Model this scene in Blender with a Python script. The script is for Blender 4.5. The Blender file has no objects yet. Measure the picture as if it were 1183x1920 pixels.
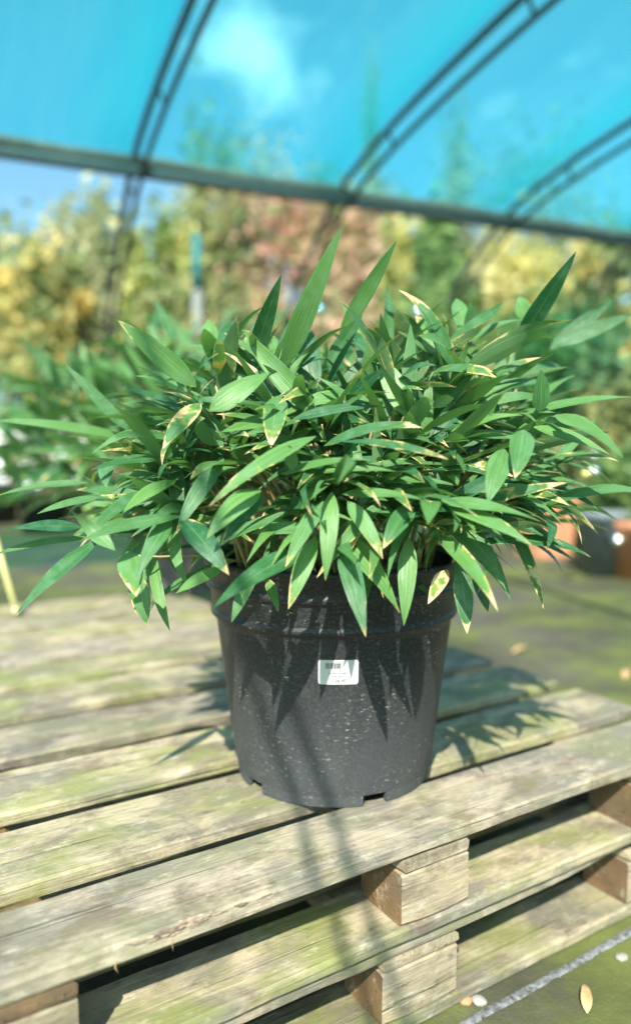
import bpy, bmesh, math, random
from mathutils import Vector, Matrix, noise
R = math.radians
sc = bpy.context.scene
col = sc.collection

# ------------------------------------------------------------------ camera, sky, sun, exposure
PITCH = R(5.1); FPX = 1450.0; CX, CY = 591.5, 960.0
CAM = Vector((0, 0, 0.831))
cam = bpy.data.cameras.new('camera'); camo = bpy.data.objects.new('camera', cam); col.objects.link(camo)
camo.location = CAM; camo.rotation_euler = (R(90) - PITCH, 0, 0)
cam.sensor_fit = 'VERTICAL'; cam.sensor_height = 36; cam.lens = 36 * FPX / 1920
cam.clip_start = .02; cam.clip_end = 500
cam.dof.use_dof = True; cam.dof.focus_distance = 1.02; cam.dof.aperture_fstop = 1.42
sc.camera = camo

SUN = Vector((-.22, -1.10, 1.0)).normalized()          # towards the sun
world = bpy.data.worlds.new('World'); sc.world = world; world.use_nodes = True
nt = world.node_tree; N = nt.nodes; Lk = nt.links; N.clear()
out = N.new('ShaderNodeOutputWorld'); bg = N.new('ShaderNodeBackground'); bg.inputs[1].default_value = .108
sky = N.new('ShaderNodeTexSky'); sky.sky_type = 'NISHITA'; sky.sun_disc = False
sky.sun_elevation = math.asin(SUN.z); sky.sun_rotation = math.atan2(SUN.x, SUN.y) % (2*math.pi)
sky.air_density = 1.0; sky.dust_density = 1.8; sky.ozone_density = 1.0
tc = N.new('ShaderNodeTexCoord')
mp = N.new('ShaderNodeMapping'); mp.inputs['Scale'].default_value = (1, 1, 2.2); mp.inputs['Location'].default_value = (.35, .1, .42)
cn = N.new('ShaderNodeTexNoise'); cn.inputs['Scale'].default_value = 2.6; cn.inputs['Detail'].default_value = 9; cn.inputs['Roughness'].default_value = .58
cr = N.new('ShaderNodeValToRGB'); cr.color_ramp.elements[0].position = .69; cr.color_ramp.elements[1].position = .82
# one cumulus in view, its edge broken by the same noise
cv = N.new('ShaderNodeVectorMath'); cv.operation = 'DISTANCE'; cv.inputs[1].default_value = Vector((-.083, 1, .505)).normalized()
sn = N.new('ShaderNodeTexNoise'); sn.inputs['Scale'].default_value = 9; sn.inputs['Detail'].default_value = 6
ad = N.new('ShaderNodeMath'); ad.operation = 'MULTIPLY_ADD'; ad.inputs[1].default_value = .36
mr = N.new('ShaderNodeMapRange'); mr.inputs['From Min'].default_value = .262; mr.inputs['From Max'].default_value = .185
mx = N.new('ShaderNodeMath'); mx.operation = 'MAXIMUM'; mx.use_clamp = True
mc = N.new('ShaderNodeMixRGB'); mc.inputs['Color2'].default_value = (7.0, 7.4, 7.8, 1)
Lk.new(tc.outputs['Generated'], mp.inputs[0]); Lk.new(mp.outputs[0], cn.inputs['Vector']); Lk.new(cn.outputs['Fac'], cr.inputs[0])
Lk.new(tc.outputs['Generated'], cv.inputs[0]); Lk.new(tc.outputs['Generated'], sn.inputs['Vector'])
Lk.new(sn.outputs['Fac'], ad.inputs[0]); Lk.new(cv.outputs['Value'], ad.inputs[2]); Lk.new(ad.outputs[0], mr.inputs['Value'])
Lk.new(cr.outputs['Color'], mx.inputs[0]); Lk.new(mr.outputs[0], mx.inputs[1])
Lk.new(mx.outputs[0], mc.inputs['Fac']); tn = N.new('ShaderNodeMixRGB'); tn.blend_type = 'MULTIPLY'; tn.inputs[0].default_value = 1; tn.inputs['Color2'].default_value = (.72, 1.08, 1.04, 1)
Lk.new(sky.outputs[0], tn.inputs['Color1']); Lk.new(tn.outputs[0], mc.inputs['Color1']); Lk.new(mc.outputs[0], bg.inputs[0]); Lk.new(bg.outputs[0], out.inputs[0])

sl = bpy.data.lights.new('sun', 'SUN'); sl.energy = 5.0; sl.angle = R(.53); sl.color = (1, .94, .82)
so = bpy.data.objects.new('sun', sl); col.objects.link(so); so.rotation_euler = SUN.to_track_quat('Z', 'Y').to_euler()
vs = sc.view_settings; vs.view_transform = 'Standard'; vs.look = 'None'; vs.gamma = 1; vs.exposure = 1.02; vs.use_curve_mapping = False
sc.render.engine = 'CYCLES'; sc.cycles.transparent_max_bounces = 16

# ------------------------------------------------------------------ helpers
def at(px, py, d):
    """a point of the place, from where it shows in a 1183x1920 picture and its distance d ahead of the camera (metres along +y)"""
    v = (py - CY) * math.cos(PITCH) + FPX * math.sin(PITCH); w = FPX * math.cos(PITCH) - (py - CY) * math.sin(PITCH)
    return Vector(((px - CX) / w * d, d, CAM.z - v / w * d))
def tag(o, label=None, cat=None, group=None, kind=None):
    for k, v in (('label', label), ('category', cat), ('group', group), ('kind', kind)):
        if v: o[k] = v
    return o
def empty(name, loc, label, cat, group=None):
    o = bpy.data.objects.new(name, None); o.empty_display_size = .1; o.location = loc; col.objects.link(o)
    return tag(o, label, cat, group)
def mesh(name, verts, faces, mat, parent=None, loc=(0, 0, 0), rot=(0, 0, 0), smooth=True, uvs=None):
    me = bpy.data.meshes.new(name); me.from_pydata([tuple(v) for v in verts], [], faces)
    if smooth: me.polygons.foreach_set('use_smooth', [True] * len(me.polygons))
    if mat: me.materials.append(mat)
    if uvs:
        for nm, fn in uvs.items():
            l = me.uv_layers.new(name=nm); flat = []
            for lp in me.loops: flat += fn[lp.vertex_index]
            l.data.foreach_set('uv', flat)
    me.update()
    o = bpy.data.objects.new(name, me); o.location = loc; o.rotation_euler = rot; col.objects.link(o)
    if parent: o.parent = parent
    return o
def lathe(prof, seg=48):
    vs_, fs = [], []
    for r, z in prof:
        for k in range(seg):
            a = 2 * math.pi * k / seg; vs_.append((r * math.cos(a), r * math.sin(a), z))
    for i in range(len(prof) - 1):
        for k in range(seg):
            a, b = i * seg + k, i * seg + (k + 1) % seg
            fs.append((a, b, b + seg, a + seg))
    return vs_, fs
def tube(pts, rad, seg=8, cap=True):
    vs_, fs = [], []; n = len(pts); pts = [Vector(p) for p in pts]
    rad = rad if isinstance(rad, (list, tuple)) else [rad] * n
    up = Vector((0, 0, 1))
    for i, p in enumerate(pts):
        t = (pts[min(i + 1, n - 1)] - pts[max(i - 1, 0)]).normalized()
        ref = up if abs(t.z) < .95 else Vector((1, 0, 0))
        s = t.cross(ref).normalized(); q = s.cross(t).normalized()
        for k in range(seg):
            a = 2 * math.pi * k / seg; vs_.append(p + (s * math.cos(a) + q * math.sin(a)) * rad[i])
    for i in range(n - 1):
        for k in range(seg):
            a, b = i * seg + k, i * seg + (k + 1) % seg; fs.append((a, b, b + seg, a + seg))
    if cap: fs.append(tuple(range(seg))[::-1]); fs.append(tuple((n - 1) * seg + k for k in range(seg)))
    return vs_, fs
def join(parts):
    V, F = [], []
    for v, f in parts:
        o = len(V); V += list(v); F += [tuple(i + o for i in q) for q in f]
    return V, F
def box(x0, x1, y0, y1, z0, z1):
    v = [(x, y, z) for x in (x0, x1) for y in (y0, y1) for z in (z0, z1)]
    return v, [(0, 1, 3, 2), (4, 6, 7, 5), (0, 4, 5, 1), (2, 3, 7, 6), (0, 2, 6, 4), (1, 5, 7, 3)]

# ------------------------------------------------------------------ materials
class NT:
    def __init__(s, name):
        s.m = bpy.data.materials.new(name); s.m.use_nodes = True; s.t = s.m.node_tree; s.n = s.t.nodes
        s.b = s.n['Principled BSDF']; s.out = s.n['Material Output']
    def add(s, typ, **kw):
        n = s.n.new('ShaderNode' + typ)
        for k, v in kw.items():
            if k in n.inputs: n.inputs[k].default_value = v
            else: setattr(n, k, v)
        return n
    def link(s, a, b): s.t.links.new(a, b)
    def noise(s, vec, scale, detail=4, rough=.55, dist=0):
        n = s.add('TexNoise'); n.inputs['Scale'].default_value = scale; n.inputs['Detail'].default_value = detail
        n.inputs['Roughness'].default_value = rough; n.inputs['Distortion'].default_value = dist
        if vec is not None: s.link(vec, n.inputs['Vector'])
        return n.outputs['Fac']
    def ramp(s, f, *stops):
        n = s.add('ValToRGB'); e = n.color_ramp.elements
        while len(e) < len(stops): e.new(.5)
        for el, (p, c) in zip(e, stops):
            el.position = p; el.color = (c, c, c, 1) if isinstance(c, (int, float)) else (*c, 1)
        s.link(f, n.inputs[0]); return n.outputs['Color']
    def mix(s, f, a, b, typ='MIX'):
        n = s.add('MixRGB', blend_type=typ)
        for i, x in (('Fac', f), ('Color1', a), ('Color2', b)):
            if isinstance(x, (int, float)): n.inputs[i].default_value = x
            elif isinstance(x, tuple): n.inputs[i].default_value = (*x, 1)
            else: s.link(x, n.inputs[i])
        return n.outputs[0]
    def math(s, op, a, b=0.0, clamp=False):
        n = s.add('Math', operation=op, use_clamp=clamp)
        for i, x in enumerate((a, b)):
            if isinstance(x, (int, float)): n.inputs[i].default_value = x
            else: s.link(x, n.inputs[i])
        return n.outputs[0]
    def mapping(s, vec, scale=(1, 1, 1), loc=(0, 0, 0)):
        n = s.add('Mapping'); n.inputs['Scale'].default_value = scale; n.inputs['Location'].default_value = loc
        s.link(vec, n.inputs[0]); return n.outputs[0]
    def bump(s, h, strength=.3, dist=.01):
        n = s.add('Bump'); n.inputs['Strength'].default_value = strength; n.inputs['Distance'].default_value = dist
        s.link(h, n.inputs['Height']); s.link(n.outputs[0], s.b.inputs['Normal'])
    def objvec(s):
        c = s.add('TexCoord'); oi = s.add('ObjectInfo')
        v = s.add('VectorMath', operation='ADD'); m = s.add('Math', operation='MULTIPLY'); m.inputs[1].default_value = 37.0
        s.link(oi.outputs['Random'], m.inputs[0]); cb = s.add('CombineXYZ')
        for i in range(3): s.link(m.outputs[0], cb.inputs[i])
        s.link(c.outputs['Object'], v.inputs[0]); s.link(cb.outputs[0], v.inputs[1])
        return v.outputs[0], oi.outputs['Random']

def wood_mat(name, pale, grey, algae, amt, damp=False):
    t = NT(name); vec, rnd = t.objvec()
    g = t.noise(t.mapping(vec, (5, 120, 120)), 1.4, 6, .7, .5)
    knot = t.noise(t.mapping(vec, (5, 14, 14)), 1.3, 3, .5, 1.6)
    big = t.noise(t.mapping(vec, (6, 10, 10)), 1.2, 7, .66, .4)
    big2 = t.noise(t.mapping(vec, (4, 6, 6), (7, 3, 1)), 1.5, 7, .68, .3)
    dirt = t.noise(t.mapping(vec, (12, 26, 26), (3, 9, 2)), 1.6, 8, .72)
    c = t.mix(t.ramp(big, (.42, 0.), (.56, 1.)), pale, grey)
    c = t.mix(t.ramp(g, (.28, .32), (.50, 0.)), c, tuple(x * .55 for x in grey))
    st = t.noise(t.mapping(vec, (6, 11, 11), (2, 5, 8)), 1.3, 7, .7)
    c = t.mix(t.math('MULTIPLY', t.ramp(st, (.51, 0.), (.62, 1.)), .75), c, (.14, .105, .075))
    c = t.mix(t.math('MULTIPLY', t.ramp(knot, (.62, 0.), (.72, 1.)), .35), c, (.26, .17, .09))
    al = t.math('MULTIPLY', t.ramp(big2, (.46, 0.), (.62, 1.)), amt)
    c = t.mix(al, c, algae)
    c = t.mix(t.math('MULTIPLY', t.ramp(dirt, (.58, 0.), (.70, 1.)), .7), c, (.07, .06, .045))
    lt = t.ramp(t.noise(t.mapping(vec, (14, 26, 26)), 1.5, 6, .7), (.56, 0.), (.72, .5))
    c = t.mix(lt, c, (.60, .555, .44))
    tone = t.math('ADD', t.math('MULTIPLY', rnd, .30), .85)
    sp = t.add('HueSaturation'); t.link(c, sp.inputs['Color']); t.link(tone, sp.inputs['Value'])
    t.link(sp.outputs[0], t.b.inputs['Base Color'])
    t.b.inputs['Roughness'].default_value = .62 if damp else .82
    ck = t.noise(t.mapping(vec, (1.3, 70, 70), (1, 4, 6)), 1.0, 3, .5, .3)
    t.bump(t.math('ADD', t.math('MULTIPLY', g, .9), t.math('ADD', t.math('MULTIPLY', dirt, .5), t.math('MULTIPLY', t.ramp(ck, (.30, 0.), (.36, 1.)), .8))), .8, .005)
    return t.m
WOOD = wood_mat('weathered_pale_wood', (.41, .35, .235), (.20, .185, .14), (.19, .215, .06), .8)
WOODB = wood_mat('weathered_grey_wood', (.42, .355, .27), (.22, .20, .165), (.20, .215, .095), .55)
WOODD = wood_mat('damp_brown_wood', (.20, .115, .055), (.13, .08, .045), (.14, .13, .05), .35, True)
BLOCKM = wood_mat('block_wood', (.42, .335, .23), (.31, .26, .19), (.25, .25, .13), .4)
def plain(name, c, rough=.6, metal=0, var=.25, scale=14, bump=.15, spec=.5):
    t = NT(name); vec, rnd = t.objvec()
    n = t.noise(vec, scale, 6, .6)
    cc = t.mix(t.ramp(n, (.3, 0.), (.7, 1.)), tuple(x * (1 - var) for x in c), tuple(min(1, x * (1 + var)) for x in c))
    t.link(cc, t.b.inputs['Base Color']); t.b.inputs['Roughness'].default_value = rough; t.b.inputs['Metallic'].default_value = metal
    t.b.inputs['Specular IOR Level'].default_value = spec
    if bump: t.bump(n, bump, .004)
    return t.m

def leaf_mat(name, a, b, trans=.26, back=(.20, .34, .17)):
    t = NT(name)
    uv = t.add('UVMap', uv_map='leaf'); rv = t.add('UVMap', uv_map='rnd')
    su = t.add('SeparateXYZ'); sr = t.add('SeparateXYZ'); t.link(uv.outputs[0], su.inputs[0]); t.link(rv.outputs[0], sr.inputs[0])
    u, v, rnd, tan = su.outputs[0], su.outputs[1], sr.outputs[0], sr.outputs[1]
    geo = t.add('NewGeometry'); pos = geo.outputs['Position']
    cb = t.add('CombineXYZ'); t.link(t.math('MULTIPLY', u, 1.3), cb.inputs[0]); t.link(t.math('MULTIPLY', v, 26), cb.inputs[1]); t.link(t.math('MULTIPLY', rnd, 60), cb.inputs[2])
    vein = t.noise(cb.outputs[0], 1.0, 2, .5)
    cb2 = t.add('CombineXYZ'); t.link(t.math('MULTIPLY', u, 9), cb2.inputs[0]); t.link(t.math('MULTIPLY', v, 22), cb2.inputs[1]); t.link(t.math('MULTIPLY', rnd, 90), cb2.inputs[2])
    blot = t.noise(pos, 38, 4, .6)
    c = t.mix(rnd, a, b)
    c = t.mix(t.ramp(vein, (.36, .42), (.62, 0.)), c, tuple(x * .6 for x in a))
    c = t.mix(t.math('MULTIPLY', t.ramp(blot, (.46, 0.), (.70, 1.)), .30), c, (.19, .36, .24))
    c = t.mix(t.math('MULTIPLY', t.ramp(t.noise(cb2.outputs[0], 1.0, 4, .7), (.60, 0.), (.76, 1.)), .40), c, (.42, .52, .40))
    mid = t.ramp(t.math('ABSOLUTE', t.math('SUBTRACT', v, .5)), (.008, .30), (.025, 0.))
    c = t.mix(mid, c, (.26, .42, .14))
    c = t.mix(t.math('MULTIPLY', geo.outputs['Backfacing'], .55), c, back)
    # dry straw margins and tips
    ed = t.math('MULTIPLY', t.math('ABSOLUTE', t.math('SUBTRACT', v, .5)), 2.0)
    e1 = t.math('ADD', t.math('MULTIPLY', t.math('POWER', ed, 3.0), .26), t.math('MULTIPLY', t.math('POWER', u, 7.0), .62))
    e1 = t.math('ADD', e1, t.math('MULTIPLY', t.math('SUBTRACT', t.noise(pos, 22, 4, .68), .5), 2.0))
    e1 = t.math('ADD', e1, t.math('SUBTRACT', tan, .98))
    f1 = t.ramp(e1, (.0, 0.), (.06, 1.)); f0 = t.ramp(e1, (-.0 + 0.0, 0.), (.01, 1.))
    yl = t.ramp(t.math('ADD', e1, .13), (.0, 0.), (.16, 1.))
    c = t.mix(t.math('MULTIPLY', yl, .55), c, (.42, .42, .06))
    c = t.mix(f1, c, t.mix(t.ramp(blot, (.4, 0.), (.7, 1.)), (.78, .62, .36), (.50, .32, .16)))
    t.link(c, t.b.inputs['Base Color'])
    t.b.inputs['Roughness'].default_value = .38; t.b.inputs['Specular IOR Level'].default_value = .45
    t.bump(vein, .5, .002)
    tr = t.add('BsdfTranslucent'); t.link(t.mix(1., c, (.95, 1.25, .45), 'MULTIPLY'), tr.inputs['Color'])
    ms = t.add('MixShader'); ms.inputs[0].default_value = trans
    t.link(t.b.outputs[0], ms.inputs[1]); t.link(tr.outputs[0], ms.inputs[2]); t.link(ms.outputs[0], t.out.inputs['Surface'])
    return t.m
LEAF = leaf_mat('bamboo_leaf', (.017, .112, .042), (.15, .325, .085))
STEM = plain('bamboo_culm', (.42, .36, .16), .45, var=.4, scale=30)
def crown_mat(name, a, b, c3):
    t = NT(name); rv = t.add('UVMap', uv_map='rnd'); sr = t.add('SeparateXYZ'); t.link(rv.outputs[0], sr.inputs[0])
    c = t.ramp(sr.outputs[0], (.0, a), (.55, b), (1., c3))
    t.link(c, t.b.inputs['Base Color']); t.b.inputs['Roughness'].default_value = .55
    tr = t.add('BsdfTranslucent'); t.link(c, tr.inputs['Color']); ms = t.add('MixShader'); ms.inputs[0].default_value = .45
    t.link(t.b.outputs[0], ms.inputs[1]); t.link(tr.outputs[0], ms.inputs[2]); t.link(ms.outputs[0], t.out.inputs['Surface'])
    return t.m
BARK = plain('bark', (.16, .12, .085), .9, var=.45, scale=9, bump=.5)
STEEL = plain('galvanised_steel', (.075, .075, .078), .55, .2, .2, 20, .05)
SOIL = plain('soil', (.035, .025, .018), .95, var=.6, scale=60, bump=.8)
TERRA = plain('terracotta', (.52, .24, .13), .85, var=.18, scale=8)
BLACKP = plain('black_plastic', (.028, .032, .036), .42, var=.35, scale=12, bump=.08)
GREYP = plain('dusty_grey_plastic', (.10, .105, .115), .6, var=.3, scale=10)
WHITEW = plain('whitewash', (.62, .66, .66), .8, var=.1, scale=3)
STRAW = plain('dry_leaf', (.46, .30, .15), .8, var=.35, scale=30)

# ground: worn concrete with moss
t = NT('mossy_concrete'); g_ = t.add('NewGeometry'); pos = g_.outputs['Position']
a_ = t.noise(pos, .9, 6, .62); b_ = t.noise(pos, 2.6, 7, .66); c_ = t.noise(pos, 34, 6, .7); d_ = t.noise(pos, 160, 3, .6)
c = t.mix(t.ramp(b_, (.35, 0.), (.68, 1.)), (.06, .055, .042), (.165, .15, .125))
c = t.mix(t.ramp(c_, (.42, .6), (.6, 0.)), c, (.055, .05, .038))
c = t.mix(t.math('MULTIPLY', t.ramp(t.math('ADD', t.math('MULTIPLY', a_, .6), t.math('MULTIPLY', b_, .4)), (.42, 0.), (.53, 1.)), .9), c, t.mix(t.ramp(b_, (.4, 0.), (.62, 1.)), (.034, .042, .012), (.115, .140, .026)))
t.link(c, t.b.inputs['Base Color']); t.b.inputs['Roughness'].default_value = .9
t.bump(t.math('ADD', c_, t.math('MULTIPLY', d_, .5)), .5, .006); CONC = t.m

gv, gf = [], []
for i, y in enumerate((-60, -6, 0, 2, 4, 8, 16, 40, 200)):
    for j, x in enumerate((-150, -30, -6, -2, 0, 2, 6, 30, 150)): gv.append((x, y, 0))
for i in range(8):
    for j in range(8): a = i * 9 + j; gf.append((a, a + 1, a + 10, a + 9))
tag(mesh('ground', gv, gf, CONC, smooth=False), kind='structure')

# ------------------------------------------------------------------ pallets
AZ = R(57.7); D1 = Vector((math.sin(AZ), math.cos(AZ), 0)); D2 = Vector((-D1.y, D1.x, 0)); PO = Vector((-.248, .772, 0)); RZ = math.atan2(D1.y, D1.x)
rng = random.Random(11)
def board_geo(L, W, T, seed, rough=.0016, wane=None, seg=None):
    """a sawn board, x along its length from its middle: bevelled section, edges that wander, worn corners"""
    r = random.Random(seed); seg = seg or max(4, int(L / .06)); be = .0035
    sec = [(-W/2 + be, -T/2), (W/2 - be, -T/2), (W/2, -T/2 + be), (W/2, T/2 - be), (W/2 - be, T/2), (-W/2 + be, T/2), (-W/2, T/2 - be), (-W/2, -T/2 + be)]
    V, F = [], []
    for i in range(seg + 1):
        x = -L/2 + L * i / seg
        for k, (y, z) in enumerate(sec):
            n1 = noise.noise(Vector((x * 5, k * 3.1 + seed * 7.3, .5))) ; n2 = noise.noise(Vector((x * 19, k * 5.7 + seed * 3.3, 2.5)))
            yy = y + (n1 * rough * 1.3 + n2 * rough * .8); zz = z + (n1 * .5 + n2 * .5) * rough * .7
            if wane and k in (0, 7):                    # bark edge: lower front corner cut away along part of the board
                c_ = wane(x)
                if k == 0: yy += c_ * .012
                zz += c_ * T * .55
            e = (i in (0, seg)) * be * .8
            V.append((x + (r.uniform(-.0012, .0012)), yy - math.copysign(e, y), zz - math.copysign(e * .6, z)))
    for i in range(seg):
        for k in range(8):
            a, b = i * 8 + k, i * 8 + (k + 1) % 8; F.append((a, a + 8, b + 8, b))
    F.append(tuple(range(8))); F.append(tuple(seg * 8 + k for k in range(8))[::-1])
    return V, F
def put(parent, name, geo, t0, s0, z, mat, along=True, dz=0, yaw=0):
    p = PO + D1 * t0 + D2 * s0 + Vector((0, 0, z)) - parent.location
    o = mesh(name, *geo, mat, parent, p, (0, 0, (RZ if along else RZ + math.pi/2) + yaw), smooth=False)
    return o
T_ = .022
def pallet(label, z0, s_off, boards, t0, t1, blocks_t, seed, mats, group=None, t_off=0, wane_first=None, blockrows=3):
    """z0 = underside; boards = list of (s0, s1) deck boards; blocks_t = (t0, t1) of each stringer"""
    s0 = boards[0][0] + s_off; s1 = boards[-1][1] + s_off
    root = empty('wooden_pallet', PO + D1 * (t0 + t_off) + D2 * s0 + Vector((0, 0, z0)), label, 'pallet', group)
    r = random.Random(seed); H = .144
    for i, (a, b) in enumerate(boards):
        L = (t1 - t0) + r.uniform(-.006, .006)
        put(root, 'deck_board', board_geo(L, b - a, T_, seed * 31 + i, wane=wane_first if i == 0 else None), (t0 + t1)/2 + t_off + r.uniform(-.004, .004), (a + b)/2 + s_off, z0 + H - T_/2 + r.uniform(-.0008, .0008), mats[i % len(mats)], yaw=r.uniform(-.003, .003))
    depth = s1 - s0
    for j, (ta, tb) in enumerate(blocks_t):
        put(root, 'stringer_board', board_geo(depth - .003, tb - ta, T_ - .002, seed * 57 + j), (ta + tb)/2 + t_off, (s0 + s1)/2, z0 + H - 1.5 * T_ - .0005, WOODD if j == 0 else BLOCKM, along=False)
        for k in range(blockrows):
            w = .10; sa = s0 + .0015 + (depth - .003 - w) * k / (blockrows - 1)
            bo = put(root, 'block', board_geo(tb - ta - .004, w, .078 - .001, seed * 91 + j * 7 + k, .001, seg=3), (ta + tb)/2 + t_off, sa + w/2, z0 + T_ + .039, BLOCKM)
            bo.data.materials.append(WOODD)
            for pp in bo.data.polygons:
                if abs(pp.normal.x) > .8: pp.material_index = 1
    for k in range(blockrows):
        w = .115; sa = s0 + .001 + (depth - .002 - w) * k / (blockrows - 1)
        put(root, 'bottom_board', board_geo(t1 - t0 - .004, w, T_ - .001, seed * 73 + k), (t0 + t1)/2 + t_off, sa + w/2, z0 + T_/2, mats[(k + 1) % len(mats)])
    return root
DK = [(0, .135), (.177, .331), (.380, .536), (.590, .750), (.808, .955)]
BT = [(-.13, 0), (.433, .560), (.945, 1.075)]
bump_ = lambda c, w: (lambda x: math.exp(-((x - c) / w) ** 2))
pal1 = pallet('top weathered pallet of the front stack carrying the big black pot', .144, 0, DK, -.135, 1.194, BT, 3, [WOODB, WOOD, WOOD, WOODB, WOOD])
pal2 = pallet('lower weathered pallet of the front stack resting on mossy concrete', 0.001, .010, DK, -.135, 1.20, [(-.14, -.02), (.395, .535), (.93, 1.06)], 8, [WOODB, WOOD], t_off=.015,
              wane_first=lambda x: max(0, min(1, (x - .22) / .12)) * (.75 + .25 * math.sin(x * 21)))
DK2 = [(1.0, 1.15), (1.19, 1.35), (1.385, 1.54), (1.58, 1.735), (1.78, 1.93)]
pallet('top pallet of the rear stack behind the black pot', .144, 0, DK2, -.62, .86, [(-.6, -.48), (.06, .18), (.72, .84)], 14, [WOOD, WOODB], t_off=.02)
pallet('lower pallet of the rear stack behind the black pot', 0.001, 0, DK2, -.62, .86, [(-.6, -.48), (.06, .18), (.72, .84)], 19, [WOODB, WOOD], t_off=.03)

# rough bark left on the front edge of the nearest deck board, a few splinters
fb = [o for o in pal1.children if o.name.startswith('deck_board')][0]
r = random.Random(5); SPL = [plain('torn_wood', (.30, .24, .18), .95, var=.6, scale=90, bump=.6), plain('torn_bark', (.17, .125, .09), .95, var=.6, scale=90, bump=.6)]
for k in range(46):                                     # torn fibres along the upper front edge
    x = -.41 + r.gauss(0, .028); z = .0105 - abs(r.gauss(0, .006)); y = -.0672 if z < .0095 else -.0672 + r.uniform(0, .010)
    L = r.uniform(.008, .030); d = Vector((1, r.uniform(-.08, .08), r.uniform(-.25, .25))).normalized(); w = r.uniform(.0009, .0024)
    a = Vector((x, y, z)); mesh('splinter', *tube([a - d * L * .5, a + Vector((0, -r.uniform(.0, .0012), r.uniform(0, .0008))), a + d * L * .5], [w * .2, w, w * .15], 5), SPL[k % 3 == 0], fb, smooth=False)
for k in range(2):
    x = r.uniform(-.50, -.36); a = Vector((x, -.0685, r.uniform(-.012, .0)))
    mesh('splinter', *tube([a, a + Vector((r.uniform(-.003, .003), -.002, -.007)), a + Vector((r.uniform(-.006, .006), -.002, -.015))], [.0006, .0005, .0002], 5), STRAW, fb)

# ------------------------------------------------------------------ the pot
POT = Vector((.030, 1.268, .288 + .0015))
def pot_mat():
    t = NT('dusty_black_pot'); c_ = t.add('TexCoord'); ob = c_.outputs['Object']; sp = t.add('SeparateXYZ'); t.link(ob, sp.inputs[0])
    an = t.math('ARCTAN2', sp.outputs[1], sp.outputs[0]); cb = t.add('CombineXYZ'); t.link(t.math('MULTIPLY', an, .19), cb.inputs[0]); t.link(sp.outputs[2], cb.inputs[1])
    w = cb.outputs[0]
    low = t.math('SUBTRACT', 1.0, t.math('MULTIPLY', sp.outputs[2], 4.2), True)
    big = t.noise(w, 7, 6, .6); fine = t.noise(w, 190, 5, .7); st = t.noise(t.mapping(w, (30, 3, 1)), 1.5, 5, .6)
    dash = t.noise(t.mapping(w, (95, 260, 1)), 1.0, 3, .6)
    dust = t.math('MULTIPLY', t.math('ADD', t.math('MULTIPLY', low, .85), t.math('MULTIPLY', big, .55)), t.math('ADD', t.math('MULTIPLY', st, .5), .45), True)
    c = t.mix(dust, (.004, .005, .008), (.068, .074, .080))
    c = t.mix(t.math('MULTIPLY', t.ramp(fine, (.47, 0.), (.74, 1.)), .38), c, (.12, .124, .128))
    band = t.ramp(t.noise(w, 11, 3, .5), (.44, 0.), (.66, 1.))
    dm = t.math('MULTIPLY', t.ramp(dash, (.60, 0.), (.70, 1.)), t.math('MULTIPLY', band, .9))
    c = t.mix(dm, c, (.40, .36, .30))
    c = t.mix(t.math('MULTIPLY', t.ramp(t.noise(w, 24, 5, .7), (.62, 0.), (.76, 1.)), t.math('MULTIPLY', low, .5)), c, (.20, .15, .09))
    t.link(c, t.b.inputs['Base Color'])
    t.link(t.math('ADD', t.math('MULTIPLY', dust, .3), .38), t.b.inputs['Roughness']); t.b.inputs['Specular IOR Level'].default_value = .35
    t.bump(t.math('ADD', t.math('MULTIPLY', fine, .5), t.math('MULTIPLY', dash, .6)), .35, .0012)
    return t.m
POTM = pot_mat()
pot = empty('plant_pot', POT, 'large dusty black plastic pot with a white price label', 'plant pot')
SEG = 160
RB, RR1 = .160, .1945
def rbody(z): return RB + (RR1 - RB) * (z / .272)
prof = [(RB + .0001, .0165)] + [(rbody(z), z) for z in (.03, .08, .14, .20, .255, .268)]
prof += [(0.1970, .2690), (0.2015, .2705), (0.2020, .2765), (0.1990, .2795), (0.1990, .281), (0.2030, .314), (0.2040, .3155), (0.2095, .317), (0.2100, .324), (0.2070, .327), (0.2070, .3285), (0.2090, .350), (0.2130, .352), (0.2135, .360), (0.2090, .3625), (0.2040, .361), (0.2025, .350), (0.1955, .300), (0.1935, .292)]
mesh('body', *lathe(prof, SEG), POTM, pot)
# foot ring with drainage notches
def arc(a0, a1, n, r0, r1, z0, z1):
    V, F = [], []
    for i in range(n + 1):
        a = a0 + (a1 - a0) * i / n; c, s = math.cos(a), math.sin(a)
        for rr, zz in ((r1 - .0015, z0), (r1, z1), (r0, z1), (r0, z0)): V.append((rr * c, rr * s, zz))
    for i in range(n):
        for k in range(4): p, q = i * 4 + k, i * 4 + (k + 1) % 4; F.append((p, p + 4, q + 4, q))
    F += [(3, 2, 1, 0), tuple(n * 4 + k for k in range(4))]
    return V, F
notch = [R(x) for x in (292, 218, 145, 75, 5)]; notch.sort(); half = R(7)
ringv = []
for i, a in enumerate(notch):
    b = notch[(i + 1) % len(notch)] + (2 * math.pi if i == len(notch) - 1 else 0)
    ringv.append(arc(a + half, b - half, 28, RB - .008, RB, 0, .0164))
mesh('foot_ring', *join(ringv), POTM, pot, smooth=False)
mesh('base', *lathe([(.001, .0163), (.1595, .0163)], 96), BLACKP, pot)
sv, sf = lathe([(.001, .318), (.05, .322), (.10, .319), (.15, .316), (.193, .308)], 48)
sv = [(x, y, z + .006 * noise.noise(Vector((x * 40, y * 40, z)))) for x, y, z in sv]
mesh('soil', sv, sf, SOIL, pot)
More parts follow.
